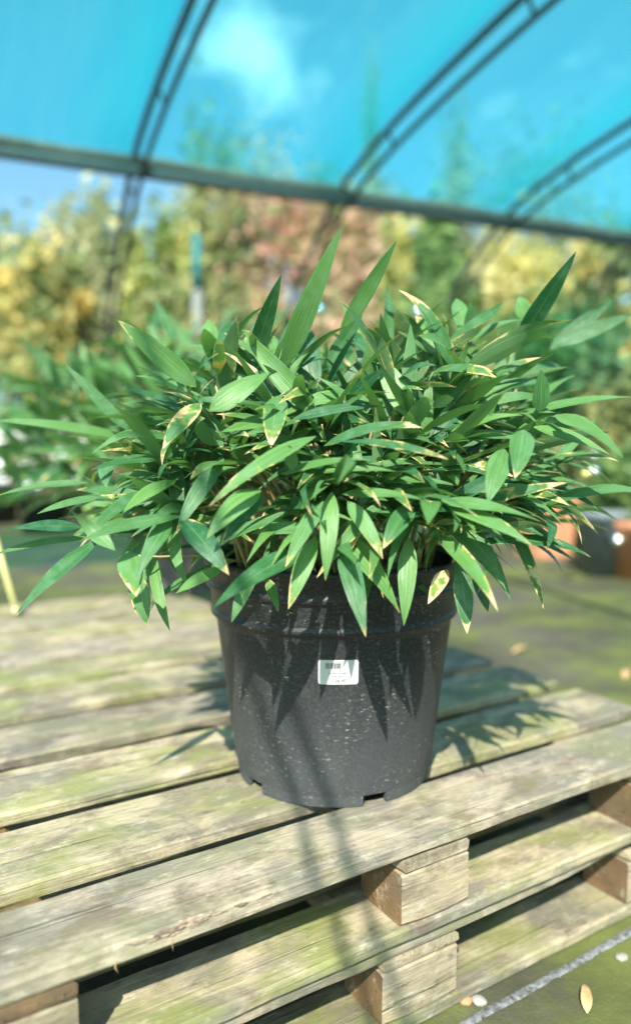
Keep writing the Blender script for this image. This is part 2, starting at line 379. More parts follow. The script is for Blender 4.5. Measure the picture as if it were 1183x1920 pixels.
# price label, wrapped on the wall
def wrap(u, v, off):           # u across (metres, 0 = towards the camera), v up
    a = R(-90) + LA + u / (rbody(v)) ; rr = rbody(v) + off
    return (rr * math.cos(a), rr * math.sin(a), v)
LA = R(.8); LZ0, LZ1, LW = .1965, .2335, .0575
def patch(u0, u1, v0, v1, off, nu=8, nv=1, cr=0):
    V, F = [], []
    for i in range(nu + 1):
        for j in range(nv + 1):
            q = i / nu; u = u0 + (u1 - u0) * q; sh = 0
            if cr:
                e = min(u - u0, u1 - u)
                if e < cr: sh = cr - math.sqrt(max(0, cr * cr - (cr - e) ** 2))
            V.append(wrap(u, (v0 + sh) + ((v1 - sh) - (v0 + sh)) * j / nv, off))
    for i in range(nu):
        for j in range(nv): a = i * (nv + 1) + j; F.append((a, a + nv + 1, a + nv + 2, a + 1))
    return V, F
lab = mesh('price_label', *patch(-LW/2, LW/2, LZ0, LZ1, .0007, 40, 1, .0035), plain('label_paper', (.50, .515, .52), .5, var=.03, bump=0), pot)
INK = plain('label_ink', (.015, .017, .02), .6, var=.1, bump=0)
r = random.Random(2); bars = []; u = -.0185
while u < .003:
    w = r.choice((.0004, .0006, .0010, .0013)); bars.append(patch(u, u + w, .2205, .2292, .0009, 1)); u += w + r.choice((.0004, .0006, .0009))
mesh('barcode', *join(bars), INK, lab)
for nm, v0, h, ranges in (('print_line', .2125, .0016, [(-.014, -.010), (-.009, -.002), (-.001, .0045), (.0052, .012)]), ('print_line', .2080, .0015, [(-.0085, -.002), (-.0012, .004), (.005, .009)])):
    parts = []
    for a, b in ranges:
        u = a
        while u < b - .0004: w = r.uniform(.0004, .0009); parts.append(patch(u, u + w, v0, v0 + h * r.choice((.7, 1, 1)), .0009, 1)); u += w + .0004
    mesh(nm, *join(parts), INK, lab)
tcu = bpy.data.curves.new('price', 'FONT'); tcu.body = '26.40'; tcu.size = .0074; tcu.align_x = 'CENTER'
to = bpy.data.objects.new('price_tmp', tcu); col.objects.link(to)
tm = bpy.data.meshes.new_from_object(to.evaluated_get(bpy.context.evaluated_depsgraph_get()))
TV = [wrap(v.co.x + .003, .1998 + v.co.y, .0010) for v in tm.vertices]; TF = [tuple(p.vertices) for p in tm.polygons]
bpy.data.objects.remove(to); bpy.data.curves.remove(tcu); bpy.data.meshes.remove(tm)
mesh('price_print', TV, TF, INK, lab, smooth=False)

# ------------------------------------------------------------------ bamboo leaves
def wprof(u):
    if u < .32: return (math.sin(u / .32 * math.pi / 2)) ** .85 * .92 + .08
    q = (u - .32) / .68
    return max(.0, (1 - q ** 2.1))
def leaf_geo(base, tip, width, nrm, arch=.1, fold=.22, roll=0., seed=0, nu=11, tipcurl=0., wave=1.):
    """lanceolate blade: spine bent by arch, V-fold along the midrib, slight twist and wavy margin; returned in coordinates relative to base"""
    r = random.Random(seed); d = tip - base; L = d.length; t0 = d.normalized()
    s = t0.cross(nrm)
    if s.length < .05: s = t0.cross(Vector((.3, .9, .2)))
    s.normalize(); n = s.cross(t0).normalized()
    ctrl = d * .5 + n * (arch * L); tw = r.uniform(-.7, .7) + roll; ph = r.uniform(0, 6.3)
    V, UV = [], []
    cross = (-1, -.55, 0, .55, 1)
    for i in range(nu + 1):
        u = i / nu; uu = 1 - (1 - u) ** 1.15
        p = ctrl * (2 * uu * (1 - uu)) + d * (uu * uu)
        tg = (ctrl * (2 - 4 * uu) + d * (2 * uu)).normalized()
        if tipcurl: p = p - n * (tipcurl * L * max(0, uu - .6) ** 2 * 2.2)
        ss = (s - tg * s.dot(tg)).normalized(); nn = ss.cross(tg).normalized()
        a = tw * (uu - .3); s2 = ss * math.cos(a) + nn * math.sin(a); n2 = nn * math.cos(a) - ss * math.sin(a)
        w = wprof(uu) * width / 2
        for c in cross:
            wav = wave * .05 * math.sin(ph + uu * 9 + c * 1.5) * abs(c) * w
            V.append(p + s2 * (c * w) + n2 * (abs(c) * w * fold - c * c * w * fold * .35 + wav)); UV.append((uu, .5 + c / 2))
    F = []
    for i in range(nu):
        for k in range(4): q = i * 5 + k; F.append((q, q + 1, q + 6, q + 5))
    return V, F, UV
class Plant:
    def __init__(s, name, loc, label, cat, mat, group=None):
        s.root = empty(name, loc, label, cat, group); s.loc = Vector(loc); s.mat = mat; s.leaves = []
    def leaf(s, base, tip, width, nrm, tan=0., rnd=None, score=None, **kw):
        seed = len(s.leaves) * 17 + 5; r = random.Random(seed)
        rnd = r.random() if rnd is None else rnd
        d = (base + tip) / 2 - CAM
        sc_ = score if score is not None else (tip - base).length * width / d.length ** 2
        s.leaves.append((sc_, Vector(base), Vector(tip), width, Vector(nrm), tan, rnd, seed, kw))
    def build(s, limit):
        s.leaves.sort(key=lambda q: -q[0]); V2, F2, U2, R2 = [], [], [], []
        for i, (sc_, b, t, w, n, tan, rnd, seed, kw) in enumerate(s.leaves):
            V, F, UV = leaf_geo(b, t, w, n, seed=seed, **kw)
            if i < limit:
                mesh('leaf', V, F, s.mat, s.root, b - s.loc, uvs={'leaf': UV, 'rnd': [(rnd, tan)] * len(V)})
            else:
                o = len(V2); V2 += [v + b - s.loc for v in V]; F2 += [tuple(q + o for q in f) for f in F]; U2 += UV; R2 += [(rnd, tan)] * len(V)
        if V2:
            tag(mesh('foliage', V2, F2, s.mat, s.root, uvs={'leaf': U2, 'rnd': R2}), kind='stuff')
def bez(a, b, c, n=8): return [a * (1 - q) ** 2 + b * 2 * q * (1 - q) + c * q * q for q in (i / n for i in range(n + 1))]
def grow(pl, C, rim, rx, rz, nculm, seed, lmin, lmax, zbias=0.0, low=60, rimr=.2, leafw=.175, elmin=.04):
    """culms fan out of the soil; every shoot ends in a spray of leaves, with a few leaves on side shoots below it"""
    r = random.Random(seed); soil = C + Vector((0, 0, rim - .045))
    for k in range(nculm):
        th = 2 * math.pi * (k * .618 + r.uniform(-.04, .04)); el = math.asin(min(1, elmin + (.99 - elmin) * ((k + .5) / nculm) ** .8)); rad = r.uniform(.55, 1.0) ** .6
        ch = math.cos(el) ** .62; dirv = Vector((math.cos(th) * ch, math.sin(th) * ch, math.sin(el)))
        tip = C + Vector((dirv.x * rx * rad, dirv.y * rx * rad, rim + .0 + dirv.z * rz * rad + zbias))
        br = r.uniform(.2, 1) * rimr * .8; b = soil + Vector((math.cos(th + r.uniform(-.6, .6)) * br, math.sin(th) * br, -.01))
        mid = b + (tip - b) * .5 + Vector((0, 0, .06 + .10 * (1 - dirv.z)))
        pts = bez(b, mid, tip)
        mesh('culm', *tube([p - pl.loc for p in pts], [.0028 - .0014 * i / 8 for i in range(9)], 6), STEM, pl.root)
        outw = Vector((dirv.x, dirv.y, 0)); outw = outw.normalized() if outw.length > .1 else Vector((r.uniform(-1, 1), r.uniform(-1, 1), 0)).normalized()
        for (q, nl) in ((1.0, r.choice((4, 5, 6))), (.86, r.choice((2, 3))), (.70, r.choice((1, 2, 3))), (.55, r.choice((0, 1, 2)))):
            base = pts[int(round(q * 8))]; tg = (pts[8] - pts[6]).normalized(); ph = r.uniform(0, 6.3)
            for j in range(nl):
                a = ph + j * 2.4; side = Vector((math.cos(a), math.sin(a), r.uniform(-.3, .3)))
                dv = (side * r.uniform(.6, 1.15) + outw * r.uniform(.2, .9) * (1.15 - dirv.z) + tg * r.uniform(.2, .8) + Vector((0, 0, r.uniform(-.5, .6) + .3 * (q - .7)))).normalized()
                L = r.uniform(lmin, lmax); bb = base + Vector((r.uniform(-.01, .01), r.uniform(-.01, .01), r.uniform(-.012, .012)))
                nr = (Vector((0, 0, 1)) * .9 + outw * .4 + Vector((r.uniform(-.8, .8), r.uniform(-.8, .8), r.uniform(-.3, .3)))).normalized()
                tn = r.choice((0, .1, .25, .35, .5, .6, .75)) * r.uniform(.7, 1.1)
                vis = max(.05, (bb - C).dot(Vector((0, -.75, .65)) ) + .25)
                pl.leaf(bb, bb + dv * L, L * r.uniform(.65, 1.15) * leafw, nr, tn, score=L * L * .17 * vis / (bb - CAM).length ** 2, arch=r.uniform(.03, .16), fold=r.choice((.05, .12, .2, .3, .55)), tipcurl=r.choice((0, .1, .2, .35, .7)))
    for k in range(low):                                # short leaves that hang about the rim
        th = 2 * math.pi * (k + r.random()) / low; o = Vector((math.cos(th), math.sin(th), 0)); tg = Vector((-o.y, o.x, 0))
        bb = C + o * (rimr * r.uniform(.75, 1.25)) + Vector((0, 0, rim + r.uniform(.01, .13)))
        dv = (o * r.uniform(.5, 1.1) + tg * r.uniform(-.8, .8) + Vector((0, 0, r.uniform(-.75, .15)))).normalized(); L = r.uniform(lmin, lmax) * .9
        pl.leaf(bb, bb + dv * L, L * leafw * r.uniform(.8, 1.1), (o * .7 + Vector((0, 0, .8))).normalized(), r.choice((0, .3, .5, .65)), arch=r.uniform(.05, .18), fold=r.uniform(.1, .3))

bam = Plant('bamboo_plant', POT + Vector((0, 0, .318)), 'dwarf bamboo with long green leaves growing in the labelled black pot', 'bamboo plant', LEAF)
C0 = Vector((POT.x, POT.y, .288))
grow(bam, C0, .36, .36, .33, 150, 6, .07, .165, low=46, leafw=.165, elmin=.15)
# single leaves that stand out, base and tip found from where they grow on the plant: (bx, by, tx, ty, width, depth base, depth tip, straw, roll, arch)
HERO = [
 (528,695,640,425,46,1.10,1.06,0,0,.03),(470,690,527,515,38,1.16,1.13,0,0,.03),(636,630,742,453,33,1.16,1.14,0,0,-.08),(968,645,1080,472,38,1.24,1.22,0,0,.04),
 (368,725,222,600,46,1.06,1.00,.55,0,.05),(393,770,508,697,48,1.00,1.03,.25,0,.12),(522,742,508,838,50,1.02,.96,.62,0,.12),(376,756,305,840,44,1.02,.96,.70,0,.1),
 (545,788,712,760,27,1.03,1.05,.15,0,.1),(770,785,706,660,52,1.10,1.14,.2,0,.03),(766,782,770,606,32,1.12,1.14,.0,0,.02),(614,686,680,588,32,1.10,1.08,.1,0,.04),
 (912,778,962,722,54,1.06,1.02,.1,0,.05),(1012,772,1014,692,40,1.10,1.08,.1,0,.06),(985,775,1190,742,30,1.14,1.06,.25,0,.08),(1040,778,1168,856,48,1.02,.92,.1,0,.14),
 (1000,800,1145,852,36,1.06,1.00,.0,0,.1),(982,806,965,896,50,.99,.93,.4,0,.1),(945,842,914,944,48,1.0,.95,.2,0,.12),(822,940,1017,977,36,1.0,.93,.35,0,.12),
 (838,950,997,1020,40,1.0,.92,.45,0,.12),(806,938,802,982,44,.98,.90,.3,0,.2),(622,922,610,1088,39,.99,.94,.35,0,.12),(606,940,535,1062,36,.99,.93,.4,0,.12),
 (592,1005,540,1142,40,1.0,.95,.45,0,.1),(640,1015,686,1193,47,1.0,.92,.45,0,.12),(648,1005,750,1148,52,1.02,.95,.4,0,.12),(652,940,718,1047,37,.98,.94,.35,0,.14),
 (772,948,718,1028,44,.99,.94,.45,0,.16),(766,1008,757,1174,40,1.02,.98,.45,0,.08),(862,1062,876,1188,40,1.04,1.0,.62,0,.08),(838,1068,802,1132,30,1.03,.99,.95,0,.1),
 (560,1035,394,1143,58,1.0,.90,.3,0,.12),(480,1062,434,1166,32,1.02,.98,.3,0,.08),(418,1065,330,1112,30,1.02,.98,.2,0,.1),(502,1085,522,1146,22,1.03,1.0,.5,0,.1),
 (340,972,430,1077,52,.99,.93,.62,0,.14),(488,918,388,1008,52,.98,.92,.35,0,.18),(494,930,415,1022,38,1.0,.95,.55,0,.16),(590,990,470,1000,38,1.03,1.0,.1,0,.1),
 (342,968,150,1012,32,1.0,.92,.25,0,.1),(322,974,254,1088,40,1.0,.94,.2,0,.14),(216,1032,112,938,33,.96,.98,.45,2.4,-.12),(240,1034,256,1118,52,.97,.92,.62,0,.1),
 (258,1078,276,1172,38,1.03,1.02,.62,0,.05),(186,1012,30,1152,36,1.02,.92,.25,0,.1),(152,988,-10,996,36,1.03,.98,.15,0,.1),(172,1008,-10,1038,20,1.06,1.0,.1,0,.1),
 (165,905,-6,928,20,1.2,1.15,.1,0,.1),(190,932,70,962,22,1.1,1.05,.35,0,.1),(250,822,-10,785,28,1.35,1.25,.1,0,.05),(242,808,120,680,24,1.3,1.3,.0,0,.05),
 (278,822,213,820,26,1.0,.94,.4,0,.15),(200,868,200,912,32,1.08,1.04,.4,0,.1),(608,836,772,790,32,1.02,.98,.5,0,.12),(640,828,840,858,22,1.0,.92,.55,0,.1),
 (528,890,697,860,27,1.0,.94,.4,0,.12),(560,888,762,884,22,1.02,.98,.3,0,.1),(546,882,543,834,30,.98,.95,0,0,.1),(640,926,820,942,28,1.0,.95,.5,0,.12),
 (838,968,936,1072,58,1.08,1.02,.1,0,.12),(866,1000,952,1112,36,1.1,1.05,.3,0,.08),(592,818,390,948,36,.98,.90,.45,0,.14),(560,850,430,900,30,1.0,.94,.6,0,.1),
 (1030,650,1190,588,30,1.4,1.4,.1,0,.05),(1030,655,1150,560,30,1.45,1.45,.1,0,.05),(880,640,882,566,30,1.25,1.22,0,0,.05),(985,600,972,555,40,1.35,1.35,0,0,.05),
 (855,560,880,680,36,1.3,1.18,0,0,.1),(330,640,290,560,24,1.5,1.5,0,0,.02),(700,700,640,560,24,1.3,1.3,.1,0,.02),(690,740,690,640,34,1.14,1.1,.1,0,.1),
 (565,600,600,760,44,1.2,1.14,.0,0,.04),(540,640,560,790,40,1.16,1.1,.1,0,.06),(500,600,440,700,38,1.25,1.18,0,0,.04),(390,600,400,690,34,1.3,1.22,.0,0,.04),
 (800,700,930,705,36,1.12,1.02,.6,0,.16),(810,760,890,700,40,1.14,1.06,.55,0,.14),(860,690,935,705,24,1.1,1.02,.9,0,.12),(640,760,720,690,30,1.1,1.06,.1,0,.08),
 (780,790,838,760,34,1.1,1.02,.1,0,.12),(700,810,790,800,26,1.05,.98,.75,0,.1),(420,860,330,1000,40,1.04,.98,.3,0,.14),(330,900,230,960,34,1.04,.96,.2,0,.14),
 (270,920,170,1000,34,1.06,.98,.3,0,.12),(300,860,170,880,30,1.12,1.05,.3,0,.1),(960,900,1060,912,30,1.14,1.1,.1,0,.1),(900,905,1055,970,36,1.12,1.06,.2,0,.1),
 (880,960,1035,1008,36,1.14,1.1,.1,0,.1),(900,1020,960,1130,34,1.16,1.12,.4,0,.08),(890,1060,915,1148,32,1.12,1.1,.1,0,.05),(700,900,860,910,30,1.05,1.0,.2,0,.1)]
for i, (bx, by, tx, ty, w, db, dt, tan, roll, arch) in enumerate(HERO):
    k_ = .94 if (by > 780 and 290 < bx < 900) else (.96 if by > 690 else 1)
    db *= k_; dt *= k_
    if i < 4: dt -= .09
    b = at(bx, by, db); tp = at(tx, ty, dt); o = (b - C0); o.z = 0
    up = Vector((0, -.75, .8)) if ty > by - 60 else Vector((.1, -1, .25))
    bam.leaf(b, tp, w / FPX * (db + dt) / 2 * .92, up.normalized(), tan, score=9 - i * .001, arch=arch, fold=.06 + .16 * ((i * 7) % 10) / 10, roll=roll + .5 * math.sin(i * 2.7), tipcurl=.05)
mesh('culm', *tube([at(x_, y_, d_) - bam.loc for x_, y_, d_ in ((236, 1040, 1.02), (300, 1044, 1.04), (360, 1041, 1.07), (420, 1048, 1.12), (500, 1062, 1.2))], [.0012, .0016, .0018, .0020, .0022], 6), STEM, bam.root)
bam.build(300)

# ------------------------------------------------------------------ the second potted bamboo, behind on the left
P2 = at(322, 1118, 2.72); P2.z = .288 + .0015; P2.y += .18
pot2 = empty('plant_pot', P2, 'dusty grey pot half hidden at the back of the rear pallets', 'plant pot')
mesh('body', *lathe([(.14, .012), (.155, .0), (.158, .004), (.185, .25), (.192, .252), (.196, .30), (.19, .30), (.185, .27)], 64), GREYP, pot2)
mesh('soil', *lathe([(.001, .275), (.186, .27)], 32), SOIL, pot2)
b2 = Plant('bamboo_plant', P2 + Vector((0, 0, .27)), 'out of focus bamboo spreading to the left behind the main plant', 'bamboo plant', LEAF)
grow(b2, Vector((P2.x, P2.y, .288)), .31, .62, .60, 80, 9, .16, .30, low=26, leafw=.14)
b2.build(150)

# ------------------------------------------------------------------ shade tunnel
AX = R(65.5); A1 = Vector((math.sin(AX), math.cos(AX), 0)); IN = Vector((A1.y, -A1.x, 0)); TP = Vector((-1.19, 5.235, 2.68)); UC = 2.65
half_p = [(-1.80, -2.68), (-1.72, -1.95), (-1.42, -1.25), (-.99, -.73), (-.48, -.30), (0, 0), (.5, .135), (1.03, .23), (2.0, .336), (2.65, .37)]
prof_h = half_p + [(2 * UC - u, w) for u, w in half_p[-2::-1]]
def smoothp(ps, it=2):
    for _ in range(it):
        q = [ps[0]]
        for a, b in zip(ps, ps[1:]): q += [(a[0] * .75 + b[0] * .25, a[1] * .75 + b[1] * .25), (a[0] * .25 + b[0] * .75, a[1] * .25 + b[1] * .75)]
        ps = q + [ps[-1]]
    return ps
hp = smoothp(prof_h)
def hp_in(d):
    o = []
    for i, (u, w) in enumerate(hp):
        a, b = hp[max(0, i - 1)], hp[min(len(hp) - 1, i + 1)]; tx, ty = b[0] - a[0], b[1] - a[1]; l = math.hypot(tx, ty)
        o.append((u + ty / l * d, w - tx / l * d))
    return o
def tp(u, w, s): return TP + IN * u + A1 * s + Vector((0, 0, w))
tun = empty('shade_tunnel', (TP.x, TP.y, 0), 'hooped steel shade tunnel roofed with blue green netting', 'shade tunnel')
SP = 1.5; hi = hp_in(.105)
for k in range(-2, 6):
    s = k * SP - (.36 if k < 0 else 0); root = tun  # hoops out of view are shifted and thinned to shape their shadow
    O = tun.location; ao = A1 * (.045 if k >= 0 else 0)
    h = mesh('hoop', *tube([tp(u, w, s) - O for u, w in hp], .022 if k >= 0 else .0085, 8), STEEL, tun)
    mesh('inner_tube', *tube([tp(u, max(w, -2.68), s) + ao - O for u, w in hi], .018 if k >= 0 else .0075, 8), STEEL, h)
    for j in range(6, len(hp) - 4, 7):
        a, b = tp(*hp[j], s) - O, tp(*hi[j], s) + ao - O; mesh('spacer', *tube([a, b], .011, 6), STEEL, h)
for u in (0,):
    mesh('purlin', *tube([tp(u + .02, -.085, -3.4) - O, tp(u + .02, -.085, 7.9) - O], .040, 10), STEEL, tun)
    mesh('net_hem', *tube([tp(u + .035, -.020, s_ * .3 - 3.4) + Vector((0, 0, .006 * math.sin(s_ * 1.7))) - O for s_ in range(38)], .034, 8), plain('rolled_net', (.20, .17, .14), .8), tun) if u == 0 else None
t = NT('shade_net'); g_ = t.add('NewGeometry'); uvn = t.add('UVMap', uv_map='net')
n1 = t.noise(t.mapping(uvn.outputs[0], (5, .5, 1)), 1.6, 6, .65)
tr = t.add('BsdfTransparent'); t.link(t.mix(t.ramp(n1, (.3, 0.), (.7, 1.)), (.30, .86, .96), (.48, .98, 1.0)), tr.inputs[0])
tl = t.add('BsdfTranslucent'); tl.inputs[0].default_value = (.09, .66, .72, 1)
df = t.add('BsdfDiffuse'); df.inputs[0].default_value = (.06, .50, .55, 1)
m1 = t.add('MixShader'); m1.inputs[0].default_value = .5; t.link(tl.outputs[0], m1.inputs[1]); t.link(df.outputs[0], m1.inputs[2])
m2 = t.add('MixShader'); m2.inputs[0].default_value = .30; t.link(tr.outputs[0], m2.inputs[1]); t.link(m1.outputs[0], m2.inputs[2])
t.link(m2.outputs[0], t.out.inputs['Surface']); NET = t.m
NET2 = NET.copy(); [setattr(n.inputs[0], 'default_value', .46) for n in NET2.node_tree.nodes if n.type == 'MIX_SHADER' and abs(n.inputs[0].default_value - .30) < .01]; NET2.name = 'shade_net_lap'; l2 = NET2.node_tree; q_ = l2.nodes
sx = q_.new('ShaderNodeSeparateXYZ'); u2 = q_.new('ShaderNodeUVMap'); u2.uv_map = 'lap'; l2.links.new(u2.outputs[0], sx.inputs[0])
last = [n for n in q_ if n.type == 'MIX_SHADER' and n.outputs[0].links and n.outputs[0].links[0].to_node.type == 'OUTPUT_MATERIAL'][0]
clr = q_.new('ShaderNodeBsdfTransparent'); m3 = q_.new('ShaderNodeMixShader'); l2.links.new(sx.outputs[0], m3.inputs[0]); l2.links.new(clr.outputs[0], m3.inputs[1]); l2.links.new(last.outputs[0], m3.inputs[2]); l2.links.new(m3.outputs[0], q_['Material Output'].inputs['Surface'])
def interp(u):
    for (a, b), (c, d) in zip(hp, hp[1:]):
        if a <= u <= c and c > a: return b + (d - b) * (u - a) / (c - a)
    return 0
def net_sheet(s0, s1, u0, u1, off, ns, nu, sagamp):
    V, F, U = [], [], []
    for i in range(ns + 1):
        s = s0 + (s1 - s0) * i / ns; ph = (s / SP) % 1.0
        for j in range(nu + 1):
            u = u0 + (u1 - u0) * j / nu
            sag = -sagamp * math.sin(math.pi * ph) * math.sin(math.pi * min(1, max(0, (u) / 2.6))) + .012 * noise.noise(Vector((s * 2.2, u * 1.5, 3)))
            V.append(tp(u, interp(u) + off + sag, s) - O); U.append((s, u))
    for i in range(ns):
        for j in range(nu): a = i * (nu + 1) + j; F.append((a, a + 1, a + nu + 2, a + nu + 1))
    return V, F, U
for k in range(-2, 5):
    V, F, U = net_sheet(k * SP, (k + 1) * SP, 0, 2.6, .030, 12, 18, .05)
    mesh('net_panel', V, F, NET, tun, uvs={'net': U})
    V, F, U = net_sheet((k + 1) * SP - .50, (k + 1) * SP - .03, .02, 2.6, .052, 6, 18, .05)
    mesh('net_overlap', V, F, NET2, tun, uvs={'net': U, 'lap': [((a_ - (k + 1) * SP + .50) / .47 , 0) for a_, _ in U]})

# ------------------------------------------------------------------ trees and shrubs
def crown_geo(rx, ry, rz, n, leaf, seed, shape='round', clumps=44):
    r = random.Random(seed); cl = []
    for _ in range(clumps):
        while True:
            p = Vector((r.uniform(-1, 1), r.uniform(-1, 1), r.uniform(-1, 1)))
            if p.length < 1: break
        if shape == 'cone': k = (1 - p.z) / 2 * .95 + .08; p = Vector((p.x * k, p.y * k, p.z))
        cl.append((p * .92, r.uniform(.14, .40), r.uniform(-.24, .24)))
    V, F, Rn = [], [], []
    for i in range(n):
        c, cr_, tone = cl[r.randrange(clumps)]
        q = Vector((r.gauss(0, 1), r.gauss(0, 1), r.gauss(0, 1))) * (cr_ * .55); p = c + q
        P = Vector((p.x * rx, p.y * ry, p.z * rz)); s = leaf * r.uniform(.6, 1.5)
        a = Vector((r.gauss(0, 1), r.gauss(0, 1), r.gauss(0, .7))).normalized(); b = a.cross(Vector((r.gauss(0, 1), r.gauss(0, 1), r.gauss(0, 1)))).normalized()
        o = len(V); V += [P - a * s, P + b * s * .45, P + a * s, P - b * s * .45]; F.append((o, o + 1, o + 2, o + 3))
        v = min(1, max(0, .5 + tone * 2.6 + r.uniform(-.35, .35))); Rn += [(v, 0)] * 4
    return V, F, Rn
CM = {k: crown_mat('crown_' + k, *v) for k, v in dict(
    amber=((.16, .25, .10), (.40, .46, .18), (.80, .64, .24)), pale=((.22, .30, .15), (.42, .46, .25), (.60, .60, .36)), olive=((.15, .22, .10), (.30, .36, .15), (.52, .50, .22)),
    lime=((.22, .32, .10), (.46, .50, .16), (.66, .62, .26)), red=((.20, .30, .12), (.56, .42, .24), (.80, .46, .38)), brown=((.22, .30, .12), (.56, .44, .26), (.78, .52, .40)),
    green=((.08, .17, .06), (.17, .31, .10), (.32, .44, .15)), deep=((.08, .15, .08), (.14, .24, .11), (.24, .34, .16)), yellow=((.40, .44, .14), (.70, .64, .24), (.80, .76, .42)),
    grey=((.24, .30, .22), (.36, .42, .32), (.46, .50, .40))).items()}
def tree(name, label, px, ptop, pbot, wpx, d, ck, seed, shape='round', n=4800, leaf=.085, cat='tree', group=None):
    top = at(px, ptop, d); bot = at(px, pbot, d); rz = (top.z - bot.z) / 2; rx = wpx / FPX * d / 2; g = Vector((top.x, d, 0))
    root = empty(name, g, label, cat, group); r = random.Random(seed); cz = max((top.z + bot.z) / 2, rz * .9 + .1)
    H = cz + rz * .6; tr_ = [([], [])]; pts = [Vector((0, 0, -.02))]
    for i in range(1, 7): pts.append(Vector((r.uniform(-.02, .02) * H, r.uniform(-.02, .02) * H, H * i / 6)))
    parts = [tube(pts, [.022 * H * (1 - .8 * i / 6) + .004 for i in range(7)], 7)]
    for k in range(6):
        b = pts[2 + k % 4]; a = r.uniform(0, 6.3); e = b + Vector((math.cos(a) * rx * .7, math.sin(a) * rx * .7, rz * r.uniform(.2, .6)))
        parts.append(tube([b, (b + e) / 2 + Vector((0, 0, -.05 * H)), e], [.009 * H, .006 * H, .002 * H], 5))
    mesh('trunk', *join(parts), BARK, root)
    V, F, Rn = crown_geo(rx, rx, rz, n, leaf, seed, shape)
    mesh('crown', V, F, CM[ck], root, (0, 0, cz), smooth=False, uvs={'rnd': Rn})
    return root
TREES = [
 ('autumn_tree','amber yellow autumn tree at the far left edge',80,450,770,190,11,'amber',1,'round'),
 ('tree','olive tree rising behind the amber one at far left',5,410,780,200,13,'olive',2,'round'),
 ('tree','pale grey green spreading tree left of the first tunnel leg',165,362,790,190,12,'pale',3,'round'),
 ('tree','pale yellow tree between the first tunnel leg and the lime one',235,440,790,200,14,'yellow',21,'round'),
 ('tree','lime yellow pointed tree just right of the first tunnel leg',300,376,790,150,10,'lime',4,'round'),
 ('tree','tall olive tree whose tip shows over the crossbar beside the teal post',400,225,770,190,14,'olive',5,'round'),
 ('autumn_tree','large reddish brown autumn tree in the middle of the background',520,245,770,290,13,'red',6,'round'),
 ('autumn_tree','russet autumn tree right of the large reddish one',668,335,780,230,12,'brown',7,'round'),
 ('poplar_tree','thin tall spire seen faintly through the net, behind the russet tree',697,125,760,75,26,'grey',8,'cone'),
 ('tree','small lime green tree right of the russet one',790,385,780,150,10.5,'lime',9,'round'),
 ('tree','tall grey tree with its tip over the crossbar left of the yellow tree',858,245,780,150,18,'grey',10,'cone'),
 ('tree','dense mid green tree standing left of the yellow one',830,400,790,150,9.5,'green',11,'round'),
 ('autumn_tree','broad bright yellow tree on the right of the background',965,412,800,230,13,'yellow',12,'round'),
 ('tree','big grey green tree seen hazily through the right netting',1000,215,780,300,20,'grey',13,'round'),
 ('autumn_tree','amber tree cut by the right edge of the picture',1160,445,800,210,10,'amber',14,'round'),
 ('tree','olive tree between the broad yellow tree and the right edge',1090,400,790,220,16,'olive',15,'round')]
for a in TREES: tree(*a)
def glint(root, px, py, d, r_=.05, gold=False):  # made-up shiny ball, added so the sun gives a blurred bright disc
    V, F = lathe([(.0005, -r_), (r_ * .5, -r_ * .87), (r_ * .87, -r_ * .5), (r_, 0), (r_ * .87, r_ * .5), (r_ * .5, r_ * .87), (.0005, r_)], 20)
    return mesh('glint_ball', V, F, GLINTG if gold else FOIL, root, at(px, py, d) - Vector(root.location))
FOIL = plain('glint_metal', (.85, .85, .82), .16, 1, .05, 5, 0); GLINTG = plain('glint_metal_gold', (.85, .72, .25), .16, 1, .05, 5, 0)  # polished metal for the added sun-glint balls
SHR = [
 ('shrub','olive shrub rising behind the white wall at the far left',30,585,760,200,17,'olive',31),('shrub','loose pale shrub behind the white wall, left of the bamboo',180,560,770,190,16,'pale',32),
 ('shrub','olive shrub behind the bamboo, under the lime tree',320,545,880,170,7.5,'olive',33),('shrub','olive shrub right behind the tall upright bamboo leaves',470,560,880,190,7.2,'olive',34),
 ('shrub','brownish shrub behind the middle of the bamboo',640,540,880,190,8.0,'brown',35),('shrub','dark shrub behind the right half of the bamboo',800,550,880,170,7.4,'green',36),
 ('shrub','lime shrub right of the bamboo top',935,540,880,170,7.0,'lime',37),('shrub','tall green shrub above the terracotta pot',1065,560,930,170,6.2,'green',38),
 ('shrub','large olive shrub at the right edge beside the black pots',1175,600,960,190,5.8,'olive',39)]
SR = [tree(*a, n=3000, leaf=.055, cat='shrub', group='shrubs in a row behind the bamboo') for a in SHR]
glint(SR[4], 598, 580, 4.6, .04); glint(SR[5], 785, 585, 4.6, .04); glint(SR[1], 200, 640, 14.5, .09); glint(SR[7], 1112, 884, 4.0, .03); glint(SR[7], 1097, 888, 4.0, .03, True); glint(SR[8], 1113, 855, 4.1, .026)  # added glint balls, hung in front of the shrubs for bright spots

